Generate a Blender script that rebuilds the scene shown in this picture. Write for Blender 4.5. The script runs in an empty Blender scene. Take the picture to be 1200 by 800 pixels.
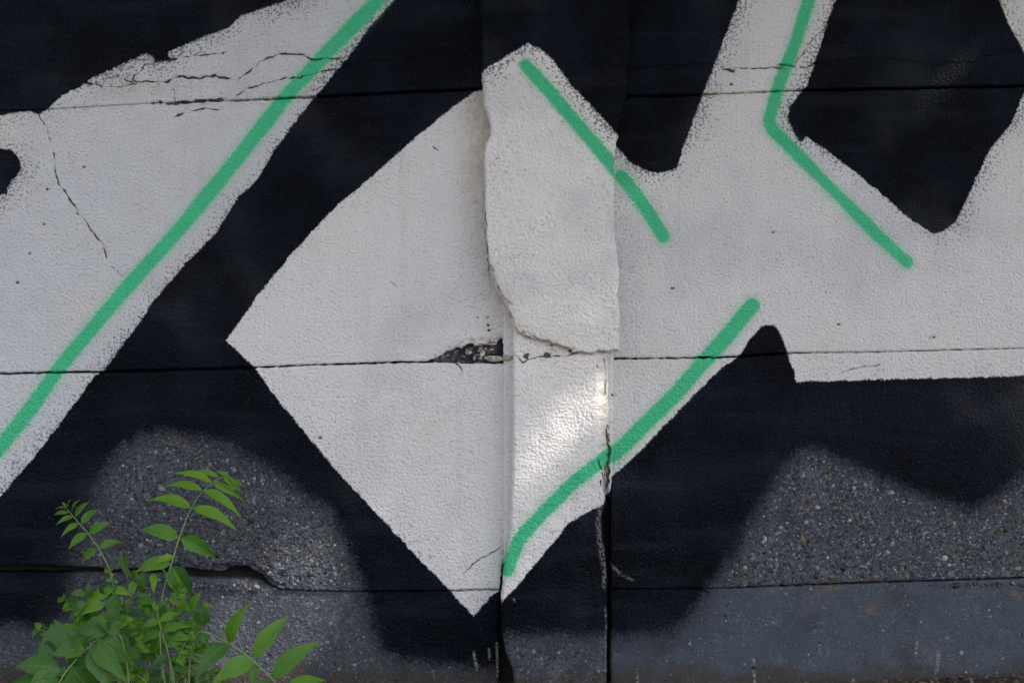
import bpy, math, random
import numpy as np
from mathutils import Vector
random.seed(7); rng = np.random.default_rng(11)
S = bpy.context.scene
C = S.collection

# ------------------------------------------------------------------ camera, sky, sun, exposure
D = 2.78; CZ = 0.6533; U = 600.0          # 600 photo pixels = 1 m on the wall face
cd = bpy.data.cameras.new('camera'); cam = bpy.data.objects.new('camera', cd); C.objects.link(cam)
cam.location = (0, -D, CZ); cam.rotation_euler = (math.pi/2, 0, 0)
cd.sensor_width = 36; cd.lens = 36*D/2.0; cd.clip_start = 0.05; cd.clip_end = 2000
cd.dof.use_dof = True; cd.dof.focus_distance = D-0.02; cd.dof.aperture_fstop = 5.0
S.camera = cam
SUN = Vector((0.62, -0.30, 0.72)).normalized()
w = bpy.data.worlds.new("World"); S.world = w; w.use_nodes = True
nt = w.node_tree; nt.nodes.clear()
sky = nt.nodes.new('ShaderNodeTexSky'); sky.sky_type = 'NISHITA'; sky.sun_disc = False
sky.sun_elevation = math.asin(SUN.z); sky.sun_rotation = math.atan2(SUN.x, SUN.y)
sky.dust_density = 3.0
hs = nt.nodes.new('ShaderNodeHueSaturation'); hs.inputs['Saturation'].default_value = 0.33
bg = nt.nodes.new('ShaderNodeBackground'); bg.inputs['Strength'].default_value = 0.12
wo = nt.nodes.new('ShaderNodeOutputWorld')
nt.links.new(sky.outputs[0], hs.inputs['Color']); nt.links.new(hs.outputs[0], bg.inputs[0]); nt.links.new(bg.outputs[0], wo.inputs[0])
sl = bpy.data.lights.new('sun', 'SUN'); sl.energy = 2.2; sl.angle = math.radians(0.8); sl.color = (1, .92, .82)
so = bpy.data.objects.new('sun', sl); C.objects.link(so)
so.rotation_euler = (-SUN).to_track_quat('-Z', 'Y').to_euler(); so.location = (3, -2, 5)
S.view_settings.view_transform = 'Standard'; S.view_settings.look = 'None'
S.view_settings.gamma = 1; S.view_settings.exposure = 1.62

# ------------------------------------------------------------------ numpy helpers
_t = rng.random((512, 512)) * 2*math.pi
GX, GY = np.cos(_t), np.sin(_t)
def noise(x, y, s=0):
    x = x + s*37.7 + 5000.; y = y + s*19.3 + 5000.
    xi = np.floor(x).astype(np.int64); yi = np.floor(y).astype(np.int64); fx = x-xi; fy = y-yi
    u = fx*fx*fx*(fx*(fx*6-15)+10); v = fy*fy*fy*(fy*(fy*6-15)+10)
    def g(i, j):
        a = (xi+i) & 511; b = (yi+j) & 511
        return GX[a, b]*(fx-i)+GY[a, b]*(fy-j)
    return 1.5*((g(0,0)*(1-u)+g(1,0)*u)*(1-v)+(g(0,1)*(1-u)+g(1,1)*u)*v)
def fbm(x, y, o=3, s=0):
    r = 0; a = 1
    for k in range(o): r = r+a*noise(x*2**k, y*2**k, s+k*3); a *= .5
    return r
def sstep(a, b, x):
    t = np.clip((x-a)/(b-a), 0, 1); return t*t*(3-2*t)
def curve(pts):
    xs = [p[0] for p in pts]; ys = [p[1] for p in pts]
    return lambda x: np.interp(x, xs, ys)
def segs_dist(px, py, pts, closed):
    best = np.full(px.shape, 1e9); sgn = np.ones(px.shape); 
    n = len(pts)
    for i in range(n if closed else n-1):
        ax, ay = pts[i][:2]; bx, by = pts[(i+1) % n][:2]
        dx, dy = bx-ax, by-ay; L = dx*dx+dy*dy+1e-9
        t = np.clip(((px-ax)*dx+(py-ay)*dy)/L, 0, 1)
        ex = px-ax-t*dx; ey = py-ay-t*dy; d = ex*ex+ey*ey
        m = d < best; best = np.where(m, d, best)
        if not closed: sgn = np.where(m, np.where(dx*(py-ay)-dy*(px-ax) >= 0, 1., -1.), sgn)
    return np.sqrt(best), sgn
def poly_sd(px, py, pts):                  # positive inside
    d, _ = segs_dist(px, py, pts, True)
    ins = np.zeros(px.shape, bool); n = len(pts)
    for i in range(n):
        ax, ay = pts[i]; bx, by = pts[(i+1) % n]
        if ay == by: continue
        c = ((ay > py) != (by > py)) & (px < (bx-ax)*(py-ay)/(by-ay)+ax)
        ins ^= c
    return np.where(ins, d, -d)

# ------------------------------------------------------------------ the painting, measured on the wall face
W1 = [(-900,140),(0,136),(20,132),(35,130),(47,134),(60,125),(72,113),(92,103),(111,90),(130,82),(152,72),(165,66),(172,64),(178,66),(182,73),(199,69),(197,62),(208,57),(236,44),(252,38),(267,33),(275,26),(283,19),(304,12),(324,5),(352,-4),(470,-120),(530,-120),
      (462,0),(430,36),(400,77),(365,118),(324,172),(300,213),(280,230),(255,270),(245,282),(219,307),(202,327),(177,356),(162,380),(121,434),(111,440),(67,500),(44,530),(0,582),(-300,900),(-900,900)]
SPOT = [(-10,171),(0,174),(13,175),(23,187),(25,199),(13,213),(7,226),(-10,234)]
W2 = [(265,399),(304,344),(338,302),(376,260),(400,236),(434,209),(478,169),(515,138),(542,118),(566,103),(640,90),(640,700),(585,692),(575,699),(555,722),(525,689),(488,651),(444,604),(400,557),(375,528),(321,462),(300,432)]
W3 = [(540,100),(565,84),(589,69),(618,51),(633,57),(650,73),(667,98),(694,125),(721,155),(800,180),(800,540),(717,570),(705,592),(667,611),(636,651),(609,682),(591,702),(586,707),(540,690)]
W4 = [(700,150),(726,177),(737,189),(758,201),(771,203),(788,200),(794,196),(800,175),(824,111),(837,76),(866,0),(900,-100),(1010,-100),(979,0),(962,51),(945,101),(925,125),(924,142),(932,158),(938,168),(944,160),(962,172),(999,199),(1036,230),(1070,260),(1094,274),(1104,272),(1120,260),(1141,216),(1158,179),(1185,145),(1200,111),(1212,92),(1200,61),(1181,27),(1171,0),(1150,-100),(2200,-100),(2200,440),
      (1200,440),(1137,442),(934,447),(928,429),(916,393),(908,381),(900,380),(892,383),(881,395),(867,415),(844,432),(800,476),(748,530),(717,558),(700,570)]
R1 = [(145,525),(165,513),(190,508),(230,512),(270,525),(310,548),(350,574),(385,602),(402,635),(420,680),(433,730),(445,762),(480,777),(590,788),(590,1000),(-900,1000),(-900,738),(0,738),(60,733),(80,722),(84,700),(86,660),(102,600),(125,550)]
R2 = [(937,530),(950,528),(965,531),(1003,550),(1050,571),(1097,588),(1131,600),(1154,594),(1175,577),(1200,560),(1500,560),(2200,500),(2200,1000),(700,1000),(700,748),(750,748),(790,745),(812,722),(834,689),(864,648),(881,611),(911,564)]
R3 = [(500,747),(620,746),(760,748),(760,1000),(500,1000)]
G_L = [([(560,-110),(455,-18),(440,4),(400,45),(337,111),(270,196),(209,270),(145,341),(71,429),(34,481),(0,524),(-60,600)], 9.5)]
G_P = [([(616,77),(643,106),(670,138),(697,169),(719,196),(740,222)], 8.6), ([(730,522),(707,538),(670,567),(636,601),(609,631),(600,652),(594,668)], 9.0)]
G_R = [([(728,207),(744,226),(758,246),(769,263),(777,277)], 9.0), ([(975,-110),(948,0),(932,51),(911,105),(901,142),(905,152),(918,165),(952,199),(989,236),(1030,277),(1063,307)], 8.4),
       ([(881,358),(854,392),(820,429),(797,456),(771,482),(731,522),(700,548)], 10.0)]
CR = [  # cracks: points, half width
 ([(100,97),(106,98)],1.3),([(112,99),(120,100)],.9),([(128,91),(137,89),(143,91),(148,95)],.8),([(155,95),(158,88),(165,84),(170,76),(180,73),(190,71)],.6),([(120,103),(150,101),(170,95)],.35),([(148,95),(170,95)],.4),
 ([(170,95),(178,95.5)],.8),([(182,96),(194,97)],.3),([(194,97),(203,92),(213,90),(220,92),(226,91),(238,92),(242,90),(252,89),(268,92)],1.1),
 ([(180,74),(192,71),(205,69),(216,67),(225,66),(240,64),(262,63)],.7),([(183,70),(190,70),(196,71),(212,68)],1.8),
 ([(281,92),(290,85),(298,79),(305,73),(318,66),(322,65),(345,63),(357,64),(363,70),(398,69),(404,76),(434,74),(450,71),(484,67),(540,64)],.8),
 ([(276,113),(290,104),(300,101),(315,97),(335,92),(350,91),(365,88),(380,83),(398,81),(430,75)],.7),
 ([(181,121),(188,120)],2.2),([(197,122),(215,120),(230,119),(264,117)],1.5),([(203,105),(204,119)],.4),([(211,123),(217,127),(226,130),(240,128),(256,128)],.6),([(207,136),(213,133)],1.1),
 ([(46,135),(55,150),(58,164)],.5),([(63,180),(64,190),(66,205),(70,217),(77,225),(84,236),(88,243),(92,250),(97,256),(101,261),(105,268),(113,277),(118,284),(121,289),(124,302)],.75),([(130,312),(138,318),(146,325)],.35),
 ([(725,80),(770,79),(800,77),(835,75),(842,76),(848,81),(858,84),(862,80)],1.1),([(862,80),(885,81),(900,79),(914,81)],.45),
 ([(914,76),(921,75),(928,79),(940,81),(950,78),(960,73),(1010,68),(1060,71),(1090,74),(1110,75),(1140,74),(1150,66),(1165,63),(1200,59),(1290,50)],.9),
 ([(975,10),(968,32),(952,45),(945,58),(938,68),(932,74)],.4),
 ([(163,371),(176,377),(189,381),(197,388),(202,394),(206,408),(210,425),(213,433)],.7),([(545,670),(555,661),(562,655),(575,647),(586,641)],.4),([(988,435),(1005,431),(1030,428)],.35),
 ([(398,692),(460,693),(540,692),(590,690)],.3),([(508,172),(512,176)],.6),([(320,640),(352,660),(380,675)],.5),([(806,672),(822,680),(834,692)],.5),
 ([(712,500),(713,520),(713.5,540),(712.5,560),(712,574)],1.1),([(701,540),(706,556),(703,566)],.8),([(604,416),(612,424),(618,421),(640,418),(662,417),(676,414)],.6),([(708,420),(711,440),(709,462)],.5),
 ([(569,250),(571,290),(575,330)],.45),([(535,426),(541,434)],.7),
]
def jitter(pts, seed, amp=1.1):
    r_ = random.Random(seed); o = [pts[0]]
    for (ax, ay), (bx, by) in zip(pts[:-1], pts[1:]):
        n = max(1, int(math.hypot(bx-ax, by-ay)/4.5))
        for k in range(1, n+1):
            t = k/n; o.append((ax+(bx-ax)*t+r_.uniform(-amp, amp)*1.3, ay+(by-ay)*t+r_.uniform(-amp, amp)))
    return o
CR = [(jitter(p_, i), w_*.85) for i, (p_, w_) in enumerate(CR)]
DOTS = [(375,513,1.8),(461,334,1.1),(458,332,.8),(548,133,1.6),(1095,395,1.5),(1090,396,.9),(788,338,1.8),(55,222,1.1),(98,196,1.1),(20,331,1.2),(34,297,1.3),(51,263,1.1),(906,272,1),(860,305,1),(983,380,1.1),
        (571,372,1.4),(572,381,1.2),(573,387,1.3),(560,372,.8),(545,352,.9),(717,495,1.2),(718,463,1.2),(646,405,1.8),(669,411,1.8),(617,417,3.2),(641,416,3.0),(634,423,1.2),(857,99,1.5),(1025,440,1.0),(700,430,1),(935,331,.9)]
DRIP = [(555,764,559,784,1.1),(573,760,574,772,.8),(583,752,584,792,1.6),(703,590,701,612,2.2),(701,612,703,640,2.6),(704,640,709,668,3.0),(709,668,708,688,1.8),(714,660,727,672,1.6),(727,672,742,680,1.0),(1075,752,1073,765,1.1),(1100,764,1096,800,1.3),(883,772,884,800,1.1),
        (808,750,808,756,.8),(746,785,747,800,1.2),(960,752,960,762,.7),(245,540,246,546,1.4),(171,579,172,586,1.3),(297,581,298,590,1.3),(194,702,196,711,2.6),(392,667,393,673,1.6),(283,609,283,616,.9),(1019,563,1021,573,1.2),(601,700,604,704,.8),(710,712,711,770,1.1),(712,744,712,790,1.0)]
def fields(px, py, side):
    f = {}
    if side == 'L': sb = np.maximum(poly_sd(px, py, W1), poly_sd(px, py, W2)); sb = np.minimum(sb, -poly_sd(px, py, SPOT)); gs = G_L; sr = -poly_sd(px, py, R1)
    elif side == 'P': sb = poly_sd(px, py, W3); gs = G_P; sr = -poly_sd(px, py, R3)
    else: sb = poly_sd(px, py, W4); gs = G_R; sr = -poly_sd(px, py, R2)
    f['edge_paint'] = sb; f['edge_raw'] = sr
    sg = np.full(px.shape, 200.)
    for pts, r in gs: sg = np.minimum(sg, segs_dist(px, py, pts, False)[0]-r)
    f['edge_green'] = sg
    bd = np.full(px.shape, 60.); bs = np.ones(px.shape); bw = np.zeros(px.shape)
    for pts, hw in CR:
        d, s = segs_dist(px, py, pts, False)
        m = d < bd; bd = np.where(m, d, bd); bs = np.where(m, s, bs)
        bw = np.where(m, hw*np.clip((5-d)/2.5, 0, 1), bw)
    for x, y, r in DOTS:
        d = np.hypot(px-x, (py-y)*1.3); bw = np.where(d < r+1.2, r*1.2, bw); bd = np.where(d < r+1.2, np.minimum(d*.6, bd), bd)
    f['crack'] = bd*bs; f['crack_width'] = bw
    dr = np.zeros(px.shape)
    for x0, y0, x1, y1, r in DRIP:
        d = segs_dist(px, py, [(x0, y0), (x1, y1)], False)[0]; dr = np.maximum(dr, np.clip((r+1-d)/1.2, 0, 1)*(.42 if 695 < x0 < 730 else .7))
    f['drip'] = dr
    gr = np.zeros(px.shape)                                # rust and dirt stains, with soft shade painted beside the coat
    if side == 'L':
        gr += .95*sstep(52, 0, 572-px)*sstep(70, 110, py)*sstep(330, 180, py)  # brown stain deepened to paint the soft shadow left of the coat
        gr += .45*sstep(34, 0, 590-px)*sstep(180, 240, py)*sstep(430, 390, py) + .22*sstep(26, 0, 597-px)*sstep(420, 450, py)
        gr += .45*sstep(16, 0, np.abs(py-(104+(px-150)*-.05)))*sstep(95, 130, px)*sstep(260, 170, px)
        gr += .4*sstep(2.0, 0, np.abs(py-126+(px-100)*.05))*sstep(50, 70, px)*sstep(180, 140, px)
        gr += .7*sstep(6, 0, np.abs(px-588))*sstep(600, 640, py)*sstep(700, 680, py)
    elif side == 'R':
        gr += .9*sstep(3.5, 0, np.abs(py-(112-(px-800)*.045)))*sstep(1010, 960, px) + .55*sstep(2.5, 0, np.abs(py-80))*sstep(850, 865, px)*sstep(930, 910, px)
        gr += .35*sstep(2.5, 0, np.abs(py-(413-(px-930)*.02)))*sstep(925, 940, px)
    else:
        gr += .55*sstep(14, 0, segs_dist(px, py, [(574,320),(594,362),(612,388),(640,400),(668,412)], False)[0]) + .5*sstep(8, 0, np.abs(px-709))*sstep(430, 470, py)*sstep(560, 530, py)
    f['grime_shade'] = np.clip(gr, 0, 1)
    if side == 'L': f['fringe'] = np.where(poly_sd(px, py, W2) > -6, .35, 1.)
    elif side == 'P': f['fringe'] = .95*sstep(300, 200, py)+.45*sstep(200, 300, py)
    else: f['fringe'] = 1.-.8*sstep(330, 380, py)
    oc = np.zeros(px.shape)
    for x0, y0, x1, y1, r_ in [(952,698,966,690,3.2),(966,690,985,688,1.6),(1018,714,1032,704,3.2),(873,665,872,680,1.5),(1188,694,1196,700,2.),(1084,760,1090,764,1.5)]:
        oc = np.maximum(oc, sstep(r_+2.5, r_-1, segs_dist(px, py, [(x0, y0), (x1, y1)], False)[0]))
    f['ochre'] = oc
    sc = np.full(px.shape, .16 if side == 'R' else .06)
    if side == 'R': sc = sc+.55*sstep(50, 0, px-722)*sstep(190, 240, py)*sstep(430, 380, py)+.3*sstep(60, 0, np.hypot(px-960, (py-340)*1.4))+.3*sstep(50, 0, np.hypot(px-925, py-300))
    if side == 'P': sc = sc+.65*sstep(26, 0, np.hypot((px-582)*1.3, (py-200)*.7))+.3*sstep(20, 0, np.abs(px-715))*sstep(330, 360, py)*sstep(410, 400, py)
    if side == 'L': sc = sc+.35*sstep(50, 0, np.hypot(px-150, py-340))+.3*sstep(40, 0, np.abs(px-552))*sstep(180, 240, py)*sstep(430, 380, py)+.25*sstep(50, 0, np.hypot(px-60, py-300))
    f['scuff'] = np.clip(sc*.36, 0, 1)
    f['centre_bright'] = np.full(px.shape, 1.) if side == 'P' else (np.full(px.shape, .5) if side == 'R' else .65*(poly_sd(px, py, W2) > -6))  # light falloff painted in: post and diamond whiter, sides greyer
    f['smooth'] = sstep(686, 692, py+(px-834)*.033) if side == 'R' else (sstep(688, 694, py)*.32 if side == 'L' else .22*sstep(740, 750, py))
    return f

def P(px, py, d):                          # wall-face pixel + distance out of the wall -> metres
    k = (D-d)/D
    return (px-600)/U*k, -d, CZ+(400-py)/U*k
def relief(px, py, f, rough=1.0):          # metres out of the face
    n = fbm(px/4.0, py/4.0, 2, 1); n = n-.3*np.abs(n)
    h = .00032*n+.0011*fbm(px/60, py/60, 3, 5)+.00030*noise(px/2.4, py/2.4, 9)
    raw = sstep(8, -8, f['edge_raw'])
    pit = sstep(.45, .8, fbm(px/4.0, py/4.0, 2, 21))
    h = h*(1-.45*raw*f['smooth']) - raw*.0012*pit*(1-.8*f['smooth'])
    h = h*rough
    cw = f['crack_width']
    h -= .0022*np.clip(cw*1.8-np.abs(f['crack']), 0, 1)*np.clip(cw, 0, 1)
    h += .0012*f['drip']
    return h

def link(name, me, mat, parent=None):
    o = bpy.data.objects.new(name, me); C.objects.link(o)
    if mat: me.materials.append(mat)
    if parent: o.parent = parent
    return o
def empty(name, loc, label, cat, group=None):
    o = bpy.data.objects.new(name, None); C.objects.link(o); o.location = loc; o.empty_display_size = .1
    o['label'] = label; o['category'] = cat
    if group: o['group'] = group
    return o
def mesh_np(name, v, q, smooth=True):
    me = bpy.data.meshes.new(name); q = np.asarray(q, np.int32); k = q.shape[1]
    me.vertices.add(len(v)); me.vertices.foreach_set('co', np.asarray(v, np.float32).ravel())
    me.loops.add(q.size); me.loops.foreach_set('vertex_index', q.ravel())
    me.polygons.add(len(q)); me.polygons.foreach_set('loop_start', np.arange(len(q), dtype=np.int32)*k)
    me.polygons.foreach_set('use_smooth', np.full(len(q), smooth)); me.update(calc_edges=True)
    return me
def axis(a, b, step=1.2, lo=-24, hi=1224, coarse=9):
    fa, fb = max(a, lo), min(b, hi); parts = []
    if a < lo: parts.append(np.linspace(a, min(lo, b), max(2, int((min(lo, b)-a)/coarse)+1))[:-1] if b > lo else np.linspace(a, b, max(3, int((b-a)/coarse))))
    if fb > fa: parts.append(np.linspace(fa, fb, max(3, int((fb-fa)/step)+1)))
    if b > hi: parts.append(np.linspace(max(hi, a), b, max(2, int((b-max(hi, a))/coarse)+1))[(1 if a < hi else 0):])
    return np.concatenate(parts)
def slab(name, side, L, R, top, bot, front, mat, parent, back=-.06, rnd=1.7, rdepth=.0022, extra=None, rough=1.0, ystep=None, jag=1.05, xs=None):
    """one cast piece: a relief front with its own outline, rounded arris and returns to the back"""
    mid = (float(np.mean(top(np.array([0., 600., 1200.]))))+float(np.mean(bot(np.array([0., 600., 1200.])))))/2
    l0, r0 = float(L(np.array(mid))), float(R(np.array(mid)))
    X0 = axis(l0, r0) if xs is None else xs; u = (X0-X0[0])/(X0[-1]-X0[0])
    tmin = float(np.min(top(X0))); bmax = float(np.max(bot(X0)))
    Yv = axis(tmin, bmax, 1.2, -12, 812); v = (Yv-Yv[0])/(Yv[-1]-Yv[0])
    Ug, Vg = np.meshgrid(u, v)
    x = np.broadcast_to(X0, Ug.shape).copy()
    for _ in range(7):
        jt = jag*fbm(x/4.5, x*0+mid/50, 3, 31); jb = jag*fbm(x/4.5, x*0+mid/40+9, 3, 33)
        y = (top(x)+jt)*(1-Vg)+(bot(x)+jb)*Vg
        jl = jag*fbm(y/4.5, y*0+l0/30, 3, 35); jr = jag*fbm(y/4.5, y*0+r0/30, 3, 37)
        x = (L(y)+jl)*(1-Ug)+(R(y)+jr)*Ug
    f = fields(x, y, side)
    jt = top(x); jb = bot(x); jl = L(y); jr = R(y)
    de = np.minimum(np.minimum(y-jt, jb-y), np.minimum(x-jl, jr-x)); rn = rnd*(1+.5*noise(x/12, y/12, 41))
    h = front + relief(x, y, f, rough) - rdepth*np.clip(1-de/np.maximum(rn, .3), 0, 1)**2
    if extra is not None: h = h+extra(x, y)
    k = (D-front)/D
    co = np.stack([(x-600)/U*k, -h, CZ+(400-y)/U*k], -1)
    # returns: pad the border ring with points at the back
    co = np.pad(co, ((1, 1), (1, 1), (0, 0)), 'edge')
    for sl_ in (np.s_[0, :], np.s_[-1, :], np.s_[:, 0], np.s_[:, -1]): co[sl_][..., 1] = -back
    ny, nx = co.shape[:2]; idx = np.arange(nx*ny).reshape(ny, nx)
    q = np.stack([idx[:-1, :-1], idx[1:, :-1], idx[1:, 1:], idx[:-1, 1:]], -1).reshape(-1, 4)
    me = mesh_np(name, co.reshape(-1, 3), q)
    for kname, arr in f.items():
        a = me.attributes.new(kname, 'FLOAT', 'POINT'); a.data.foreach_set('value', np.pad(arr, 1, 'edge').astype(np.float32).ravel())
    return link(name, me, mat, parent)

# ------------------------------------------------------------------ node helpers
class N:
    def __init__(s, name):
        s.m = bpy.data.materials.new(name); s.m.use_nodes = True; s.t = s.m.node_tree; s.t.nodes.clear()
        s.out = s.t.nodes.new('ShaderNodeOutputMaterial')
    def n(s, ty, **k):
        o = s.t.nodes.new('ShaderNode'+ty)
        for a, b in k.items(): setattr(o, a, b)
        return o
    def put(s, sock, v):
        if isinstance(v, bpy.types.NodeSocket): s.t.links.new(v, sock)
        elif isinstance(v, (tuple, list)) and len(v) == 3 and sock.type == 'RGBA': sock.default_value = (*v, 1)
        else: sock.default_value = v
    def math(s, op, a, b=0., c=None, clamp=False):
        o = s.n('Math', operation=op, use_clamp=clamp); s.put(o.inputs[0], a); s.put(o.inputs[1], b)
        if c is not None: s.put(o.inputs[2], c)
        return o.outputs[0]
    def ss(s, v, a, b, lo=0., hi=1.):
        if a > b: a, b, lo, hi = b, a, hi, lo
        o = s.n('MapRange', interpolation_type='SMOOTHSTEP'); s.put(o.inputs[0], v); s.put(o.inputs[1], a); s.put(o.inputs[2], b); s.put(o.inputs[3], lo); s.put(o.inputs[4], hi)
        return o.outputs[0]
    def mix(s, f, a, b, mode='MIX'):
        o = s.n('MixRGB', blend_type=mode); s.put(o.inputs[0], f); s.put(o.inputs[1], a); s.put(o.inputs[2], b); return o.outputs[0]
    def attr(s, n): return s.n('Attribute', attribute_name=n).outputs['Fac']
    def noise(s, co, sc, det=2., rough=.5, col=False):
        o = s.n('TexNoise'); s.put(o.inputs['Vector'], co); s.put(o.inputs['Scale'], sc); s.put(o.inputs['Detail'], det); s.put(o.inputs['Roughness'], rough)
        return o.outputs['Color' if col else 'Fac']
    def vor(s, co, sc, out='Distance', feat='F1', rnd=1.):
        o = s.n('TexVoronoi', feature=feat); s.put(o.inputs['Vector'], co); s.put(o.inputs['Scale'], sc); s.put(o.inputs['Randomness'], rnd); return o.outputs[out]
    def ramp(s, f, pts, interp='LINEAR'):
        o = s.n('ValToRGB'); o.color_ramp.interpolation = interp; e = o.color_ramp.elements
        while len(e) < len(pts): e.new(1)
        for i, (p, c) in enumerate(pts): e[i].position = p; e[i].color = (*c, 1)
        s.put(o.inputs[0], f); return o.outputs[0]
    def bsdf(s, col, rough, bump=None, bs=1., bd=.001, **k):
        b = s.n('BsdfPrincipled'); s.put(b.inputs['Base Color'], col); s.put(b.inputs['Roughness'], rough)
        for a, v in k.items(): s.put(b.inputs[a.replace('_', ' ')], v)
        if bump is not None:
            u = s.n('Bump'); s.put(u.inputs['Strength'], bs); s.put(u.inputs['Distance'], bd); s.put(u.inputs['Height'], bump); s.t.links.new(u.outputs[0], b.inputs['Normal'])
        s.t.links.new(b.outputs[0], s.out.inputs[0]); return b

def wall_material():
    m = N('painted_concrete')
    co = m.n('TexCoord').outputs['Object']
    hi = m.noise(co, 520, 2.); mid = m.noise(co, 190, 3.); lo = m.noise(co, 5., 3.); vlo = m.noise(co, 1.7, 2.); big = m.noise(co, 26, 4.)
    sb, sg, sr = m.attr('edge_paint'), m.attr('edge_green'), m.attr('edge_raw')
    ck, cw, drip, gr, smo = m.attr('crack'), m.attr('crack_width'), m.attr('drip'), m.attr('grime_shade'), m.attr('smooth')
    A = lambda a, b: m.math('ADD', a, b); M = lambda a, b: m.math('MULTIPLY', a, b)
    c0 = lambda v: m.math('SUBTRACT', v, .5)
    # black / white edge: broken by the grain, more in some stretches than in others
    loose = m.ss(lo, .45, .65, 2.5, 7.)
    e = A(sb, A(M(c0(mid), loose), A(M(c0(hi), 4.), M(c0(m.noise(co, 48, 2.)), 5.))))
    white = m.ss(e, -.9, .9)
    # unpainted pits in the white next to an edge
    dens = m.math('POWER', 2.718, M(m.math('MAXIMUM', sb, 0.), -.058))
    dens = M(dens, M(m.attr('fringe'), m.ss(lo, .36, .60, .45, 1.)))
    peelraw = m.noise(co, 205, 3., .5)
    pn = A(M(peelraw, .72), M(hi, .28))
    dens = m.math('MAXIMUM', dens, m.attr('scuff'))
    thr = A(M(dens, .150), .375)
    pit = m.ss(m.math('SUBTRACT', pn, thr), .028, -.028)
    pitf = M(pit, m.ss(dens, 0, .5, .42, .9))
    wcol = m.mix(big, (.505, .512, .555), (.60, .603, .64))
    wcol = m.mix(m.ss(vlo, .35, .65), m.mix(.35, wcol, (.55, .57, .64)), wcol)
    wcol = m.mix(m.ss(m.noise(co, 9, 5.), .58, .75, 0, .3), wcol, (.46, .46, .50))
    wcol = m.mix(M(m.attr('centre_bright'), .75), wcol, (.81, .775, .775))  # brighter middle of the wall put into the white colour
    smud = M(m.ss(m.noise(co, 3.1, 5., .6), .50, .66), .42)
    wcol = m.mix(smud, wcol, (.44, .45, .50))
    wcol = m.mix(M(m.ss(m.noise(co, 4.3, 4., .6), .56, .70), .38), wcol, (.60, .56, .47))
    mp2 = m.n('Mapping'); m.put(mp2.inputs['Vector'], co); mp2.inputs['Scale'].default_value = (26, 3, 1.6)
    wcol = m.mix(M(m.ss(m.noise(mp2.outputs[0], 1., 4., .6), .58, .74), .28), wcol, (.46, .44, .40))
    wcol = m.mix(pitf, wcol, (.15, .155, .18))
    speck = m.ss(m.vor(co, 62), .10, .04)
    bk = m.mix(m.ss(m.noise(co, 7, 4.), .35, .7), (.0016, .0026, .0062), (.0045, .0078, .0165))
    grain = m.ss(m.noise(co, 260, 2.), .60, .74)
    bk = m.mix(M(grain, .5), bk, (.030, .038, .056))  # small bluish highlights on the black painted as lighter grains
    bk = m.mix(M(m.ss(m.vor(co, 75), .17, .05), .16), bk, (.11, .13, .17))
    # wide faint overlaps of roller passes
    map_ = m.n('Mapping'); m.put(map_.inputs['Vector'], co); map_.inputs['Rotation'].default_value = (0, .9, 0); map_.inputs['Scale'].default_value = (3, 3, 22)
    bk = m.mix(m.ss(m.noise(map_.outputs[0], 1.2, 3.), .5, .75, 0, .35), bk, (.018, .022, .032))
    paint = m.mix(white, bk, wcol)
    sgn = A(sg, A(M(c0(m.noise(co, 9, 2.)), 4.), A(M(c0(mid), 4.), M(c0(hi), 7.))))
    green = m.ss(sgn, 1.6, -3.2)
    halo = M(m.ss(A(sg, M(c0(hi), 30.)), 8, -1), .32)
    gcol = m.mix(big, (.026, .43, .205), (.035, .53, .255))
    gcol = m.mix(M(m.ss(pn, .40, .32), .5), gcol, (.02, .20, .11))
    paint = m.mix(m.math('MAXIMUM', green, halo), paint, gcol)
    # raw concrete with exposed grains
    rb = m.mix(m.noise(co, 14, 5.), (.048, .056, .076), (.112, .122, .155))
    fl = M(m.math('SUBTRACT', 1., m.math('MULTIPLY', smo, .5)), 1.)
    vc = m.n('TexVoronoi'); m.put(vc.inputs['Vector'], co); m.put(vc.inputs['Scale'], 230.)
    sc = m.n('SeparateColor'); m.t.links.new(vc.outputs['Color'], sc.inputs[0])
    grains = m.ramp(sc.outputs[0], [(0, (.012, .013, .018)), (.34, (.035, .038, .048)), (.6, (.085, .088, .10)), (.86, (.17, .17, .19)), (.95, (.34, .34, .36)), (.985, (.16, .10, .045))], 'CONSTANT')
    gm = M(m.ss(vc.outputs['Distance'], .62, .42), M(fl, .75))
    rb = m.mix(gm, rb, grains)
    vd = m.n('TexVoronoi'); m.put(vd.inputs['Vector'], co); m.put(vd.inputs['Scale'], 105.)
    sd = m.n('SeparateColor'); m.t.links.new(vd.outputs['Color'], sd.inputs[0])
    grains2 = m.ramp(sd.outputs[1], [(0, (.014, .015, .02)), (.3, (.05, .052, .062)), (.62, (.11, .115, .13)), (.9, (.26, .26, .28)), (.96, (.17, .11, .05))], 'CONSTANT')
    gm2 = M(M(m.ss(vd.outputs['Distance'], .34, .24), m.math('GREATER_THAN', sd.outputs[0], .55)), M(fl, .8))
    rb = m.mix(gm2, rb, grains2)
    holes = m.ss(m.noise(co, 300, 2.), .40, .33)
    rb = m.mix(M(holes, M(fl, .9)), rb, (.010, .011, .015))
    rb = m.mix(m.ss(m.noise(co, 6, 5.), .5, .72, 0, .45), rb, (.035, .036, .046))
    rb = m.mix(M(smo, .42), rb, m.mix(m.noise(co, 22, 4.), (.042, .062, .094), (.074, .098, .138)))
    rb = m.mix(M(m.ss(m.noise(co, 11, 6., .65), .52, .68), .5), rb, (.030, .031, .036))
    rb = m.mix(M(m.ss(m.noise(co, 16, 6., .65), .58, .70), .4), rb, (.17, .18, .20))
    sz = m.n('SeparateXYZ'); m.t.links.new(co, sz.inputs[0])
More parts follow.
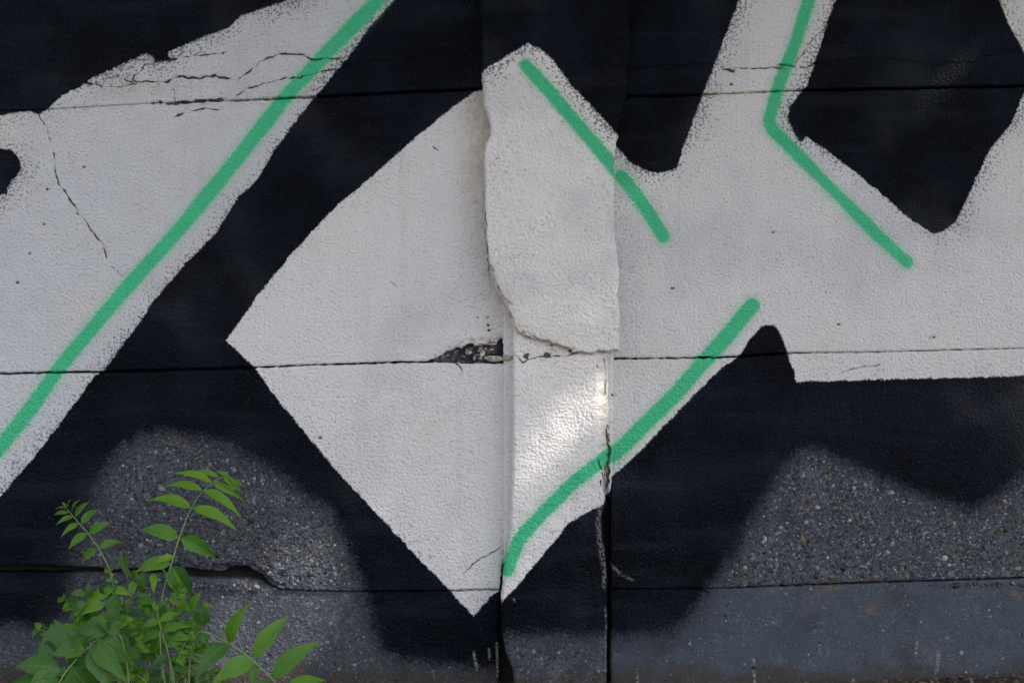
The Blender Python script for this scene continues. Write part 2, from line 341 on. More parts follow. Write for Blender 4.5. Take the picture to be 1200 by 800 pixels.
    rb = m.mix(M(m.ss(A(sz.outputs[2], M(c0(m.noise(co, 20, 4.)), .09)), .035, -.01), .7), rb, (.050, .038, .026))
    rb = m.mix(M(m.attr('ochre'), m.ss(big, .30, .60, .15, .85)), rb, (.15, .105, .06))
    rf = m.ss(A(sr, A(M(c0(mid), 26.), A(M(c0(hi), 22.), M(c0(big), 14.)))), 12, -12)
    base = m.mix(rf, paint, rb)
    base = m.mix(M(rf, m.math('SUBTRACT', 1., m.ss(sr, -34, 6, 1., .55))), base, (.016, .02, .03))
    # stains with the painted soft shade, cracks, paint runs
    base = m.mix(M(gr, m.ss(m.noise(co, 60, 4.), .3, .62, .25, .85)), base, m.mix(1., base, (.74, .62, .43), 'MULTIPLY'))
    ckn = m.math('ABSOLUTE', A(ck, M(c0(m.noise(co, 150, 3.)), 3.0)))
    wv = M(cw, m.ss(m.noise(co, 60, 2.), .36, .58, .0, 1.6))
    ckm = M(m.ss(m.math('SUBTRACT', ckn, wv), .35, -.35), m.math('GREATER_THAN', cw, .12))
    base = m.mix(M(ckm, .93), base, (.012, .010, .009))
    drf = M(drip, m.ss(m.noise(co, 240, 3.), .42, .56))
    base = m.mix(drf, base, (.30, .30, .33))
    rough = m.mix(white, (.40,)*3, (.30,)*3); rough = m.mix(rf, rough, (.82,)*3)
    rs = m.n('RGBToBW'); m.put(rs.inputs[0], rough)
    peel = m.ss(peelraw, .25, .75)
    fine = m.noise(co, 420, 3.)
    hgt = A(M(peel, m.ss(rf, 0, 1, 1., .45)), A(M(fine, m.ss(rf, 0, 1, .40, 1.1)), A(M(pitf, -.35), M(ckm, -1.2))))
    hgt = A(hgt, M(rf, M(gm2, .5)))
    b = m.bsdf(base, rs.outputs[0], hgt, .85, .0018)
    spr = m.n('RGBToBW'); m.put(spr.inputs[0], m.mix(rf, m.mix(white, m.mix(m.ss(m.noise(co, 3.3, 3.), .50, .68), (.06,)*3, (.24,)*3), (.5,)*3), (.25,)*3)); m.t.links.new(spr.outputs[0], b.inputs['Specular IOR Level'])
    return m.m
WM = wall_material()

def mortar_material():
    m = N('crumbling_mortar'); co = m.n('TexCoord').outputs['Object']
    a = m.noise(co, 42, 5.); b = m.noise(co, 60, 3.)
    c = m.ramp(a, [(.30, (.012, .013, .016)), (.44, (.03, .035, .045)), (.52, (.09, .11, .15)), (.60, (.22, .18, .13)), (.72, (.5, .48, .46))])
    c = m.mix(m.ss(b, .5, .62), c, (.03, .032, .04))
    m.bsdf(c, .8, m.noise(co, 220, 4.), 1., .004); return m.m
def core_material():
    m = N('dark_joint_mortar'); co = m.n('TexCoord').outputs['Object']
    m.bsdf(m.mix(m.noise(co, 40, 4.), (.006, .006, .006), (.018, .016, .014)), .9, m.noise(co, 150, 4.), 1., .003); return m.m
MM, CM = mortar_material(), core_material()

# ------------------------------------------------------------------ the wall: cast panels between posts
wall = empty('concrete_wall', (0, 0, 0), 'precast concrete panel wall painted in black, white and green with a cracked pilaster', 'wall')
cAB_L = curve([(-800,133),(0,130),(60,128),(100,125.5),(180,121),(275,118),(400,112),(567,104),(620,102)])
hAB_L = curve([(-800,1.2),(0,.5),(60,.15),(80,.02),(185,.0),(262,.1),(278,1.0),(330,1.3),(600,1.6)])
cBC_L = curve([(-800,441),(0,438),(115,435.5),(200,433.5),(300,430.5),(360,428),(470,424.5),(500,424),(600,425)])
hBC_L = curve([(-800,1.2),(0,1.3),(20,1.2),(60,.9),(110,1.2),(290,1.4),(300,.7),(400,.9),(500,1.1)])
botC_L = curve([(-800,662),(-20,662),(60,663),(115,664),(130,667),(200,663),(222,665),(240,668),(262,669),(268,665),(275,663),(288,662.5),(297,667),(308,674),(318,685),(330,690),(400,692.5),(520,691.5),(600,689)])
topD_L = curve([(-800,671),(-20,671),(110,671),(125,672),(200,673),(220,677),(300,679),(316,687),(330,690.7),(400,692.9),(520,691.9),(600,689.4)])
botB_L = curve([(-800,440),(0,436.8),(115,434.3),(200,432.2),(300,429.5),(360,427),(470,423.2),(500,423),(508,420),(513,417.5),(518,416),(522,411.5),(530,410.5),(534,407),(541,407.5),(546,403.5),(553,402.5),(558,405),(563,402),(570,403),(574,399.5),(582,401),(586,396.5),(590,398),(594,390),(597,393)])
cAB_R = curve([(700,113),(800,112),(850,110),(935,106),(1200,101),(1900,96)])
hAB_R = curve([(700,1.4),(790,1.3),(850,.3),(925,.4),(945,1.4),(1200,1.5),(1900,1)])
cBC_R = curve([(700,420.5),(840,419),(930,413.5),(1020,412.5),(1200,408),(1900,400)])
hBC_R = curve([(700,.9),(800,.9),(860,1.1),(930,.9),(945,.35),(1100,.25),(1200,.2),(1900,.4)])
cCD_R = curve([(700,690),(834,689.5),(1000,683),(1200,677),(1900,664)])
hCD_R = curve([(700,.1),(830,.2),(870,.9),(1200,1.0),(1900,1)])
K = lambda v: (lambda x: np.asarray(x)*0.+v)
sub = lambda a, b: (lambda x: a(x)-b(x)); add = lambda a, b: (lambda x: a(x)+b(x))
RL = curve([(-900,597),(560,597),(620,595),(665,588),(690,585),(900,583)])
BOT = 828.
def exD(x, y): return -.0006*np.clip(690-y, 0, 18)*sstep(335, 300, x)
def exC(x, y):  # broken lower lip
    return -.004*sstep(10, 0, botC_L(x)-y)*sstep(180, 215, x)*sstep(340, 310, x)*(1+noise(x/6, y/6, 50)) + .0035*sstep(215, 260, x)*sstep(420, 320, x)*sstep(640, 675, y)*fbm(x/14, y/9, 3, 52)
def exB(x, y): return -.004*sstep(9, 0, botB_L(x)-y)*sstep(495, 520, x)*(1+noise(x/5, y/5, 53)) -.002*sstep(60, 0, 597-x)*sstep(420, 300, y)
sides_L = (K(-760), RL); sides_R = (K(715.5), K(1860))
slab('concrete_panel', 'L', *sides_L, K(-440), K(-193), 0, WM, wall)
slab('concrete_panel', 'L', *sides_L, K(-190), sub(cAB_L, hAB_L), .001, WM, wall)
slab('concrete_panel', 'L', *sides_L, add(cAB_L, hAB_L), botB_L, 0, WM, wall, extra=exB)
slab('concrete_panel', 'L', *sides_L, add(cBC_L, hBC_L), botC_L, -.001, WM, wall, extra=exC)
slab('concrete_panel', 'L', *sides_L, topD_L, K(BOT), -.007, WM, wall, extra=exD)
slab('concrete_panel', 'R', *sides_R, K(-440), K(-193), 0, WM, wall)
slab('concrete_panel', 'R', *sides_R, K(-190), sub(cAB_R, hAB_R), 0, WM, wall)
slab('concrete_panel', 'R', *sides_R, add(cAB_R, hAB_R), sub(cBC_R, hBC_R), 0, WM, wall)
slab('concrete_panel', 'R', *sides_R, add(cBC_R, hBC_R), sub(cCD_R, hCD_R), -.001, WM, wall)
slab('concrete_panel', 'R', *sides_R, add(cCD_R, hCD_R), K(BOT), -.003, WM, wall)
# post with chipped right arris
PL = curve([(-900,600),(530,601),(620,598),(665,591),(700,587.5),(745,588),(765,593),(785,601),(812,603)])
PR = curve([(-900,713),(538,714),(548,708),(575,707),(590,711),(604,706),(640,709),(680,712),(812,711)])
def exP(x, y):
    c = sstep(698, 715, x+2.5*noise(y/9, x*0, 60))*sstep(404, 414, y)*sstep(560, 530, y)
    lump = .003*noise(x/5, y/8, 61)*c
    top = .010*sstep(440, 405, y)*sstep(640, 600, x)*0
    wav = .0015*fbm(x/40, y/40, 2, 63)
    drop = .006*sstep(585, 620, y)*sstep(700, 708, x)
    return -.020*c+lump-top+wav-drop
slab('post', 'P', PL, PR, K(-440), K(BOT), .046, WM, wall, back=-.05, rnd=3, rdepth=.006, extra=exP, rough=1.5, jag=1.1)
CL = curve([(-440,562),(0,564),(84,565),(125,567),(136,572),(142,574),(152,575),(160,574),(170,569),(178,567),(270,569.5),(311,572),(334,579),(344,584),(351,588),(361,594),(372,596),(380,600),(390,604),(396,614),(400,622)])
CR_ = curve([(-440,740),(0,737.5),(60,737),(112,735),(130,729),(150,724),(165,723),(172,722),(199,719.5),(230,720),(280,720.5),(300,724),(321,726),(338,724),(345,722.5),(355,725),(368,726.5),(402,726),(414,725.5)])
CB = curve([(560,345),(572,358),(584,366),(592,378),(600,386),(604,394),(612,397),(622,399),(630,405),(640,404),(648,409),(660,410),(667,413.5),(680,412),(690,414.5),(697,413.5),(702,410.5),(712,412),(720,410),(727,410)])
def exK(x, y):
    d = segs_dist(x, y, [(566,300),(572,315),(579,338),(588,352),(594,368),(600,386),(612,397),(640,404),(667,413)], False)[0]
    return -.020*sstep(6.5, .5, d+4*noise(x/7, y/7, 70)+2*noise(x/2.6, y/2.6, 71))*sstep(290, 330, y)*sstep(690, 650, x) - .003*sstep(5, 0, x-CL(y))*sstep(300, 60, y)
slab('render_coat', 'P', CL, CR_, K(-440), CB, .060, WM, wall, back=0., rnd=2.2, rdepth=.005, extra=exK, rough=1.7, jag=1.5)
slab('joint_strip', 'P', K(590), K(604.5), K(330), K(688), .004, WM, wall, back=-.03, rnd=1.5, rdepth=.002, jag=1.4, xs=np.linspace(590, 604.5, 14))

slab('joint_strip', 'P', K(702), curve([(400,719),(540,718),(580,715.2),(600,714)]), K(400), K(584), .002, WM, wall, back=-.03, rnd=2.2, rdepth=.003, jag=1.2, xs=np.linspace(702, 718, 14), extra=lambda x, y: -.02*sstep(535, 545, y)*sstep(714, 711, x))
# mortar behind the joints and in the broken corner
def rough_block(name, x0, x1, y0, y1, d, amp, sc, mat, parent, step=2.0, back=-.09, seed=0):
    x, y = np.meshgrid(np.arange(x0, x1+step, step), np.arange(y0, y1+step, step))
    h = d+amp*fbm(x/sc, y/sc, 3, seed)
    co = np.stack([(x-600)/U, -h, CZ+(400-y)/U], -1); co = np.pad(co, ((1, 1), (1, 1), (0, 0)), 'edge')
    for s_ in (np.s_[0, :], np.s_[-1, :], np.s_[:, 0], np.s_[:, -1]): co[s_][..., 1] = -back
    ny, nx = co.shape[:2]; i = np.arange(nx*ny).reshape(ny, nx)
    return link(name, mesh_np(name, co.reshape(-1, 3), np.stack([i[:-1, :-1], i[1:, :-1], i[1:, 1:], i[:-1, 1:]], -1).reshape(-1, 4)), mat, parent)
rough_block('joint_mortar', -755, 1855, -438, 810, -.045, .002, 30, CM, wall, 14)
rough_block('corner_mortar', 500, 601, 395, 424, -.019, .009, 7, MM, wall, 1.5, -.044, 80)
def chunk(name, px, py, d, rx, ry, rz, mat, parent, seed):
    r = random.Random(seed); import bmesh
    bm = bmesh.new(); bmesh.ops.create_icosphere(bm, subdivisions=2, radius=1)
    for v in bm.verts:
        k = 1+.28*(r.random()-.5)*2; v.co = Vector((v.co.x*rx*k, v.co.y*ry*k, v.co.z*rz*k))
    for v in bm.verts: v.co += Vector(P(px, py, d))
    me = bpy.data.meshes.new(name); bm.to_mesh(me); bm.free(); return link(name, me, mat, parent)
pm = N('loose_paint_flake'); co_ = pm.n('TexCoord').outputs['Object']
pm.bsdf(pm.mix(pm.ss(pm.noise(co_, 90, 3.), .42, .6), (.5, .48, .46), (.30, .25, .18)), .6, pm.noise(co_, 300, 3.), 1., .002)
for i, (px, py, rx, rz, d) in enumerate([(549,413,.006,.0035,-.002),(565,414,.005,.008,.0),(578,420,.018,.0055,.004),(594,419,.010,.006,.006),(560,404.5,.009,.0022,-.002),(575,403,.011,.0025,0.),(540,418,.010,.004,-.006)]):
    chunk('mortar_chunk', px, py, d, rx, .006, rz, pm.m if i not in (6,) else MM, wall, i)
for i in range(16):
    px = rng.uniform(518, 596); chunk('mortar_chunk', px, 421-rng.uniform(0, 13)*min(1, (px-505)/40), rng.uniform(-.012, .0), rng.uniform(.0018, .0045), .003, rng.uniform(.0014, .0032), pm.m if i % 3 else MM, wall, 40+i)

# exposed pebbles set in the bare concrete, real stones standing a little proud
m = N('pebble_stone'); co_ = m.n('TexCoord').outputs['Object']
pc = m.n('Attribute', attribute_name='stone_colour').outputs['Color']
m.bsdf(m.mix(m.noise(co_, 350, 3.), m.mix(1., pc, (.6, .6, .62), 'MULTIPLY'), pc), .6, m.noise(co_, 500, 2.), .6, .001); PM = m.m
PAL = [((.015,.016,.022), 26), ((.05,.055,.07), 26), ((.10,.105,.125), 22), ((.18,.19,.22), 11), ((.33,.34,.37), 4), ((.15,.10,.05), 4), ((.10,.06,.035), 3)]
phi = (1+5**.5)/2
ICO = np.array([(-1,phi,0),(1,phi,0),(-1,-phi,0),(1,-phi,0),(0,-1,phi),(0,1,phi),(0,-1,-phi),(0,1,-phi),(phi,0,-1),(phi,0,1),(-phi,0,-1),(-phi,0,1)])/math.hypot(1, phi)
ICF = np.array([(0,11,5),(0,5,1),(0,1,7),(0,7,10),(0,10,11),(1,5,9),(5,11,4),(11,10,2),(10,7,6),(7,1,8),(3,9,4),(3,4,2),(3,2,6),(3,6,8),(3,8,9),(4,9,5),(2,4,11),(6,2,10),(8,6,7),(9,8,1)])
def pebbles(name, side, x0, x1, y0, y1, n, d, big, parent, fixed=()):
    px = rng.uniform(x0, x1, n*3); py = rng.uniform(y0, y1, n*3)
    f = fields(px, py, side); ok = (f['edge_raw'] < -6) & ~((side == 'R') & (np.abs(py-cCD_R(px)) < 4.5)) & ~((side == 'L') & (py > botC_L(px)-5) & (py < topD_L(px)+4)); px, py = px[ok][:n], py[ok][:n]; n = len(px)
    f = fields(px, py, side)
    r = (1.0+rng.gamma(1.3, .55, n))*big; cols = np.array([c for c, _ in PAL]); ws = np.array([w_ for _, w_ in PAL], float); ci = rng.choice(len(PAL), n, p=ws/ws.sum())
    col = cols[ci]*rng.uniform(.75, 1.25, (n, 1))
    for k, (x, y, rr, c) in enumerate(fixed):
        px[k], py[k], r[k], col[k] = x, y, rr, c
    h = d+relief(px, py, {a: np.where(True, b, b) for a, b in fields(px, py, side).items()})
    ang = rng.uniform(0, math.pi, n); el = rng.uniform(.55, 1., n)
    V = ICO[None]*rng.uniform(.82, 1.18, (n, 12, 1)); a = V[..., 0]*r[:, None]; b = V[..., 2]*(r*el)[:, None]
    x = a*np.cos(ang)[:, None]-b*np.sin(ang)[:, None]; z = a*np.sin(ang)[:, None]+b*np.cos(ang)[:, None]
    dep = V[..., 1]*np.minimum(r, 2.2)[:, None]*.42/U
    co = np.stack([(px[:, None]+x-600)/U, -h[:, None]-dep+.0006, CZ+(400-py[:, None]+z)/U], -1).reshape(-1, 3)
    q = (ICF[None]+12*np.arange(n)[:, None, None]).reshape(-1, 3)
    me = mesh_np(name, co, q); at = me.attributes.new('stone_colour', 'FLOAT_COLOR', 'POINT')
    at.data.foreach_set('color', np.concatenate([np.repeat(col, 12, 0), np.ones((n*12, 1))], 1).astype(np.float32).ravel())
    o = link(name, me, PM, parent); o['kind'] = 'stuff'; return o
WH, OC = (.40,.41,.44), (.24,.14,.045)
wp = [o for o in wall.children if o.name.startswith('concrete_panel')]
pebbles('exposed_pebbles', 'L', 85, 430, 510, 690, 2200, -.001, 1.0, wp[3], [(392,670,2.4,WH),(322,562,2,WH),(334,628,2.5,(.2,.21,.24)),(260,625,3.3,(.2,.21,.25))])
pebbles('exposed_pebbles', 'L', -20, 590, 694, 800, 900, -.007, .8, wp[4], [(387,731,3.2,(.22,.24,.28)),(377,779,2.4,(.2,.21,.24)),(361,731,2,(.2,.2,.22))])
pebbles('exposed_pebbles', 'R', 810, 1222, 530, 687, 3000, -.001, 1.0, wp[8], [(897,632,3.6,WH),(1045,577,5.2,(.26,.29,.33)),(958,594,4,WH),(945,612,3.6,(.3,.31,.33)),(972,561,3.6,OC),(939,546,3.2,(.17,.09,.04)),(941,632,4,OC),(987,629,4.5,(.2,.13,.07)),(970,653,2.6,(.5,.5,.53)),(873,665,4,(.24,.27,.28)),(1046,637,4.5,(.22,.25,.3)),(1041,647,4,(.3,.3,.32)),(1063,660,3.6,WH),(1108,654,4.2,WH),(1083,625,3,(.24,.26,.28)),(948,651,3,(.012,.012,.014)),(883,663,4,(.012,.012,.015)),(1063,675,4.2,(.2,.13,.06)),(1026,676,5,(.16,.11,.07)),(1126,643,5,(.15,.11,.08)),(1193,666,5.5,(.2,.2,.21)),(1111,611,3.2,(.13,.11,.03))])
pebbles('exposed_pebbles', 'R', 730, 1222, 694, 812, 1500, -.003, .62, wp[9], [(951,690,3,(.2,.24,.27)),(921,696,4.2,(.16,.17,.15)),(1127,765,4,(.26,.3,.33)),(1110,748,3,(.14,.16,.18)),(1102,750,2.4,(.12,.14,.17)),(1065,709,2.,(.15,.16,.18))])
pst = [o for o in wall.children if o.name == 'post'][0]
pebbles('exposed_pebbles', 'P', 606, 704, 752, 800, 160, .046, 1.0, pst, [(669,777,3,(.22,.23,.26)),(654,758,2,WH),(630,766,2,(.2,.14,.06))])

# ------------------------------------------------------------------ ground
def ground():
    xs = np.concatenate([-np.geomspace(300, 1.3, 24), np.arange(-1.25, 1.26, .01), np.geomspace(1.3, 300, 24)])
    ys = np.concatenate([[60., 8., 2., .3, .05], -np.arange(0, .7, .01), -np.geomspace(.72, 300, 26)])
    x, y = np.meshgrid(xs, ys)
    near = np.exp(-(x/2.5)**2-(y/1.5)**2)
    z = -.024+.008*fbm(x*4, y*4, 2, 91)*near+.005*fbm(x*30, y*30, 3, 92)*near+.020*sstep(.45, 1.1, x)*near
    z = z+.004*np.exp(-((y+.01)/.05)**2)*near
    i = np.arange(x.size).reshape(x.shape)
    me = mesh_np('ground', np.stack([x, y, z], -1).reshape(-1, 3), np.stack([i[:-1, :-1], i[1:, :-1], i[1:, 1:], i[:-1, 1:]], -1).reshape(-1, 4))
    m = N('soil'); co = m.n('TexCoord').outputs['Object']
    c = m.mix(m.noise(co, 18, 5.), (.035, .026, .018), (.12, .09, .06)); c = m.mix(m.ss(m.vor(co, 90), .3, .1), c, (.2, .17, .14))
    m.bsdf(c, .95, m.noise(co, 90, 5.), 1., .01)
    g = link('ground', me, m.m); g['kind'] = 'structure'; g['label'] = 'bare brown soil at the foot of the wall'
    return z
ground()
def litter():
    n = 3200; x = rng.uniform(-1.15, 1.15, n); y = -rng.gamma(1.2, .06, n)-.012; s = rng.uniform(.003, .011, n)
    V = np.array([(-1,-.5,0),(0,-.35,.3),(1,0,.1),(0,.35,.35),(-1,.4,.1)])[None]*s[:, None, None]*rng.uniform(.6, 1.3, (n, 5, 1))
    a = rng.uniform(0, 6.28, n); b = rng.uniform(-.8, .8, n)
    X = V[..., 0]*np.cos(a)[:, None]-V[..., 1]*np.sin(a)[:, None]; Y = V[..., 0]*np.sin(a)[:, None]+V[..., 1]*np.cos(a)[:, None]; Z = V[..., 2]+X*np.sin(b)[:, None]*.6
    z0 = -.024+.020*sstep(.45, 1.1, x)+.004*np.exp(-((y+.01)/.05)**2)+.006
    co = np.stack([X+x[:, None], np.minimum(Y+y[:, None], -.009), Z+z0[:, None]], -1).reshape(-1, 3)
    q = (np.array([(0,1,4),(1,3,4),(1,2,3)])[None]+5*np.arange(n)[:, None, None]).reshape(-1, 3)
    me = mesh_np('leaf_litter', co, q, False); at = me.attributes.new('stone_colour', 'FLOAT_COLOR', 'POINT')
    c = np.array([(.10,.06,.03),(.19,.13,.08),(.28,.22,.16),(.06,.04,.03)])[rng.integers(0, 4, n)]*rng.uniform(.7, 1.2, (n, 1))
    at.data.foreach_set('color', np.concatenate([np.repeat(c, 5, 0), np.ones((n*5, 1))], 1).astype(np.float32).ravel())
    o = link('leaf_litter', me, PM); o['kind'] = 'stuff'; o['label'] = 'brown crumbs of dead leaf and grit along the foot of the wall'; o['category'] = 'leaf litter'
litter()

# ------------------------------------------------------------------ plants
def leaf_material(name, a, b, tr):
    m = N(name)
    uv = m.n('UVMap'); sx = m.n('SeparateXYZ'); m.t.links.new(uv.outputs[0], sx.inputs[0])
    oi = m.n('ObjectInfo').outputs['Random']; co = m.n('TexCoord').outputs['Object']
    col = m.mix(oi, a, b); col = m.mix(m.noise(co, 60, 3.), m.mix(1., col, (.7, .75, .7), 'MULTIPLY'), col)
    ax = m.math('ABSOLUTE', m.math('SUBTRACT', sx.outputs[0], .5))
    rib = m.ss(ax, .045, .01)
    wv = m.math('SINE', m.math('MULTIPLY', m.math('SUBTRACT', sx.outputs[1], m.math('MULTIPLY', ax, .28)), 75.))
    vein = m.math('MULTIPLY', m.ss(wv, .75, 1.), .30)
    col2 = m.mix(m.math('MAXIMUM', m.math('MULTIPLY', rib, .6), vein), col, m.mix(.5, col, (.20, .32, .12)))
    blot = m.math('MULTIPLY', m.ss(m.noise(co, 34, 4.), .60, .70), m.ss(m.noise(co, 5, 1.), .45, .6))
    col2 = m.mix(m.math('MULTIPLY', blot, .6), col2, (.20, .19, .04))
    tipm = m.ss(m.math('ADD', sx.outputs[1], m.math('MULTIPLY', m.noise(co, 90, 2.), .12)), .99, 1.06)
    col2 = m.mix(m.math('MULTIPLY', tipm, .7), col2, (.12, .08, .03))
    b_ = m.bsdf(col2, .55, m.math('ADD', m.math('MULTIPLY', wv, .12), m.math('MULTIPLY', rib, -.8)), .6, .0015)
    t = m.n('BsdfTranslucent'); m.put(t.inputs[0], m.mix(1., col2, (1.35, 1.5, .5), 'MULTIPLY'))
    mx = m.n('MixShader'); mx.inputs[0].default_value = tr
    m.t.links.new(b_.outputs[0], mx.inputs[1]); m.t.links.new(t.outputs[0], mx.inputs[2]); m.t.links.new(mx.outputs[0], m.out.inputs[0]); return m.m
LM = {'y': leaf_material('young_leaf', (.120, .300, .008), (.170, .350, .014), .38), 'm': leaf_material('green_leaf', (.062, .205, .010), (.105, .255, .013), .30), 'd': leaf_material('dark_leaf', (.024, .115, .010), (.050, .155, .014), .22)}
m = N('leaf_stalk'); m.bsdf(m.mix(m.noise(m.n('TexCoord').outputs['Object'], 60, 2.), (.10, .20, .05), (.19, .28, .10)), .5); STM = m.m
def leaflet(name, b, t, wd, up, mat, parent, bulge=.10, fold=.22, n=9):
    """lanceolate blade from b to t, folded on its midrib, arched, tip drawn out"""
    b = Vector(b); t = Vector(t); ax = t-b; L = ax.length; ax.normalize()
    side = ax.cross(up).normalized(); nrm = side.cross(ax).normalized()
    vs, uvs = [], []; tw = random.uniform(-.5, .5); wavy = random.uniform(0, 6)
    for i in range(n+1):
        s = i/n; wv = wd*.5*(math.sin(math.pi*min(1, s**.66))**1.0)*(1-.2*s) if 0 < s < 1 else wd*.02
        wv *= 1+.06*math.sin(wavy+s*17)
        c = b+ax*(L*s)+Vector((0, 0, 1))*(bulge*L*4*s*(1-s))*1.0+nrm*(.10*L*math.sin(s*3.1))
        a = tw*s; sd = side*math.cos(a)+nrm*math.sin(a); nn = nrm*math.cos(a)-side*math.sin(a)
        for k in (-1, -.5, 0, .5, 1):
            vs.append(c+sd*(wv*k)+nn*(abs(k)*wv*fold*(1.3-.3*abs(k)))); uvs.append((k*.5+.5, s))
    q = [(i*5+j, i*5+j+1, i*5+j+6, i*5+j+5) for i in range(n) for j in range(4)]
    me = bpy.data.meshes.new(name); me.from_pydata([tuple(v) for v in vs], [], q)
    ul = me.uv_layers.new(name='UVMap'); 
    for lp in me.loops: ul.data[lp.index].uv = uvs[lp.vertex_index]
    me.polygons.foreach_set('use_smooth', [True]*len(q)); return link(name, me, mat, parent)
def tube(name, pts, r0, r1, mat, parent, k=6, sub=5):
    P_ = [Vector(p) for p in pts]; q = []
    for i in range(len(P_)-1):
        p0, p1, p2, p3 = P_[max(0, i-1)], P_[i], P_[i+1], P_[min(len(P_)-1, i+2)]
        for s in range(sub):
            t = s/sub; q.append(.5*((2*p1)+(p2-p0)*t+(2*p0-5*p1+4*p2-p3)*t*t+(3*p1-p0-3*p2+p3)*t**3))
    q.append(P_[-1]); vs, fs = [], []
    for i, c in enumerate(q):
        d = (q[min(i+1, len(q)-1)]-q[max(i-1, 0)]).normalized(); a = d.orthogonal().normalized() if i == 0 else (a-d*a.dot(d)).normalized(); bb = d.cross(a)
        r = r0+(r1-r0)*i/(len(q)-1)
        for j in range(k): th = 2*math.pi*j/k; vs.append(tuple(c+a*(r*math.cos(th))+bb*(r*math.sin(th))))
    for i in range(len(q)-1):
        for j in range(k): fs.append((i*k+j, i*k+(j+1) % k, (i+1)*k+(j+1) % k, (i+1)*k+j))
    fs.append(tuple(range(k))[::-1]); fs.append(tuple(range((len(q)-1)*k, len(q)*k)))
    me = bpy.data.meshes.new(name); me.from_pydata(vs, [], fs); me.polygons.foreach_set('use_smooth', [True]*len(fs)); return link(name, me, mat, parent)
def frond(parent, rach, leaves, depth, kind, r=.0017, wk=1.0, upv=None):
    """rach: px points with distance out; leaves: (bx,by,tx,ty,width px[,kind])"""
    loc = parent.location
    def PP(x, y, d): return Vector(P(x, y, d))-loc
    pts = [PP(*p) for p in rach]
    st = tube('frond', pts, r, r*.45, STM, parent)
    for l in leaves:
        bx, by, tx, ty, wd = l[:5]; kd = l[5] if len(l) > 5 else kind
        dd = depth if not callable(depth) else depth(bx, by)
        b = PP(bx, by, dd); t = PP(tx, ty, dd+random.uniform(-.035, .035))
        up = Vector((random.uniform(-.35, .35), -1, random.uniform(.15, .75)))
        ln = math.hypot(tx-bx, ty-by); horiz = abs(tx-bx)/max(ln, 1)
        leaflet('leaflet', b, t, wd*wk/U*1.12, up, LM[kd], st, bulge=.07*horiz, fold=random.uniform(.1, .35))
    return st
def root_stalks(parent, paths):
    for pth, r in paths: tube('stem', [Vector(P(*p))-parent.location for p in pth], r, r*.6, STM, parent)

A_ = empty('tree_of_heaven_seedling', (-.76, -.14, 0), 'slender seedling with small paired leaflets on a thin stalk, furthest left against the black paint', 'plant')
root_stalks(A_, [([(150,820,.15),(148,760,.14),(143,700,.11)], .0022)])
frond(A_, [(143,702,.11),(137,686,.10),(119,648,.085),(104,626,.08),(92,612,.08),(81,599,.08),(73,589,.08)],
      [(116,642,144,635,9),(113,642,96,660,10),(105,624,129,612,10),(102,625,80,644,10),(95,614,116,597,9),(92,613,71,630,8),(88,605,106,587,7),(85,605,65,615,5.5),(84,599,94,585,4.5,'m'),(81,600,63,604,4.5),(81,595,84,584,3.5,'m'),(79,596,64,596,3,'m'),(79,594,72,588,3,'m')], .085, 'm')
B_ = empty('tree_of_heaven_seedling', (-.68, -.20, 0), 'tallest seedling, its long arching frond of pointed leaflets against the bare concrete', 'plant')
root_stalks(B_, [([(192,820,.2),(188,760,.19),(187,722,.18)], .0026)])
frond(B_, [(187,722,.18),(190,700,.17),(196,675,.15),(201,660,.14),(209,633,.13),(220,604,.12),(230,585,.12),(239,574,.12),(248,565,.12),(259,559,.12),(271,560,.12),(281,568,.12)],
      [(210,630,164,621,16,'m'),(212,630,254,655,17,'m'),(224,595,173,587,13),(226,595,278,622,13),(237,574,192,571,10),(239,574,283,607,11),(248,565,203,555,8),(249,565,289,589,8),(256,558,226,553,6),(262,559,284,577,6),(268,558,253,553,4),(271,560,282,574,4),(277,563,286,570,4)], .13, 'y')
frond(B_, [(196,676,.16),(188,664,.165),(175,667,.17),(160,676,.175),(152,688,.18)],
      [(200,660,158,671,15,'m'),(202,663,224,698,22,'d'),(199,666,212,699,13,'y'),(204,652,178,662,7,'y'),(169,672,169,698,8,'m'),(180,671,180,696,8,'y'),(162,668,157,683,9),(157,681,152,700,9),(147,652,150,681,6,'d'),(142,648,145,672,5,'d'),(153,676,148,664,4,'d'),(170,702,176,725,8),(160,700,166,716,7,'d')], .19, 'm')
F_ = empty('tree_of_heaven_seedling', (-.75, -.26, 0), 'low bushy seedling at the left of the clump with overlapping light green drooping leaflets', 'plant')
root_stalks(F_, [([(140,825,.28),(138,780,.28),(134,740,.27)], .0028)])
frond(F_, [(134,742,.27),(133,720,.26),(134,700,.25),(128,691,.25),(112,693,.25),(95,700,.25)],
      [(135,691,156,698,9,'y'),(133,690,97,713,11,'y'),(124,707,94,721,10,'y'),(128,720,107,732,9),(101,697,82,697,8,'d'),(106,699,103,681,8,'d'),(121,696,121,681,7,'d'),(135,695,134,736,16,'d'),(100,704,85,719,8,'d'),(141,710,153,716,6),(112,714,100,730,9,'d'),(137,722,158,733,7),(143,727,168,750,18,'d'),(130,733,118,748,9),(152,700,150,720,9,'d'),(150,740,140,760,10,'d')], .26, 'm')
E_ = empty('tree_of_heaven_seedling', (-.68, -.30, 0), 'middle seedling of the clump with narrow ladder-like leaflets over tangled thin stems', 'plant')
root_stalks(E_, [([(194,830,.3),(193,800,.3),(189,770,.3),(187,740,.3)], .002), ([(206,830,.31),(203,790,.3),(197,765,.3)], .0014), ([(160,830,.3),(166,800,.3),(176,775,.3)], .0012), ([(214,830,.28),(212,800,.27),(222,765,.25),(236,742,.26)], .002)])
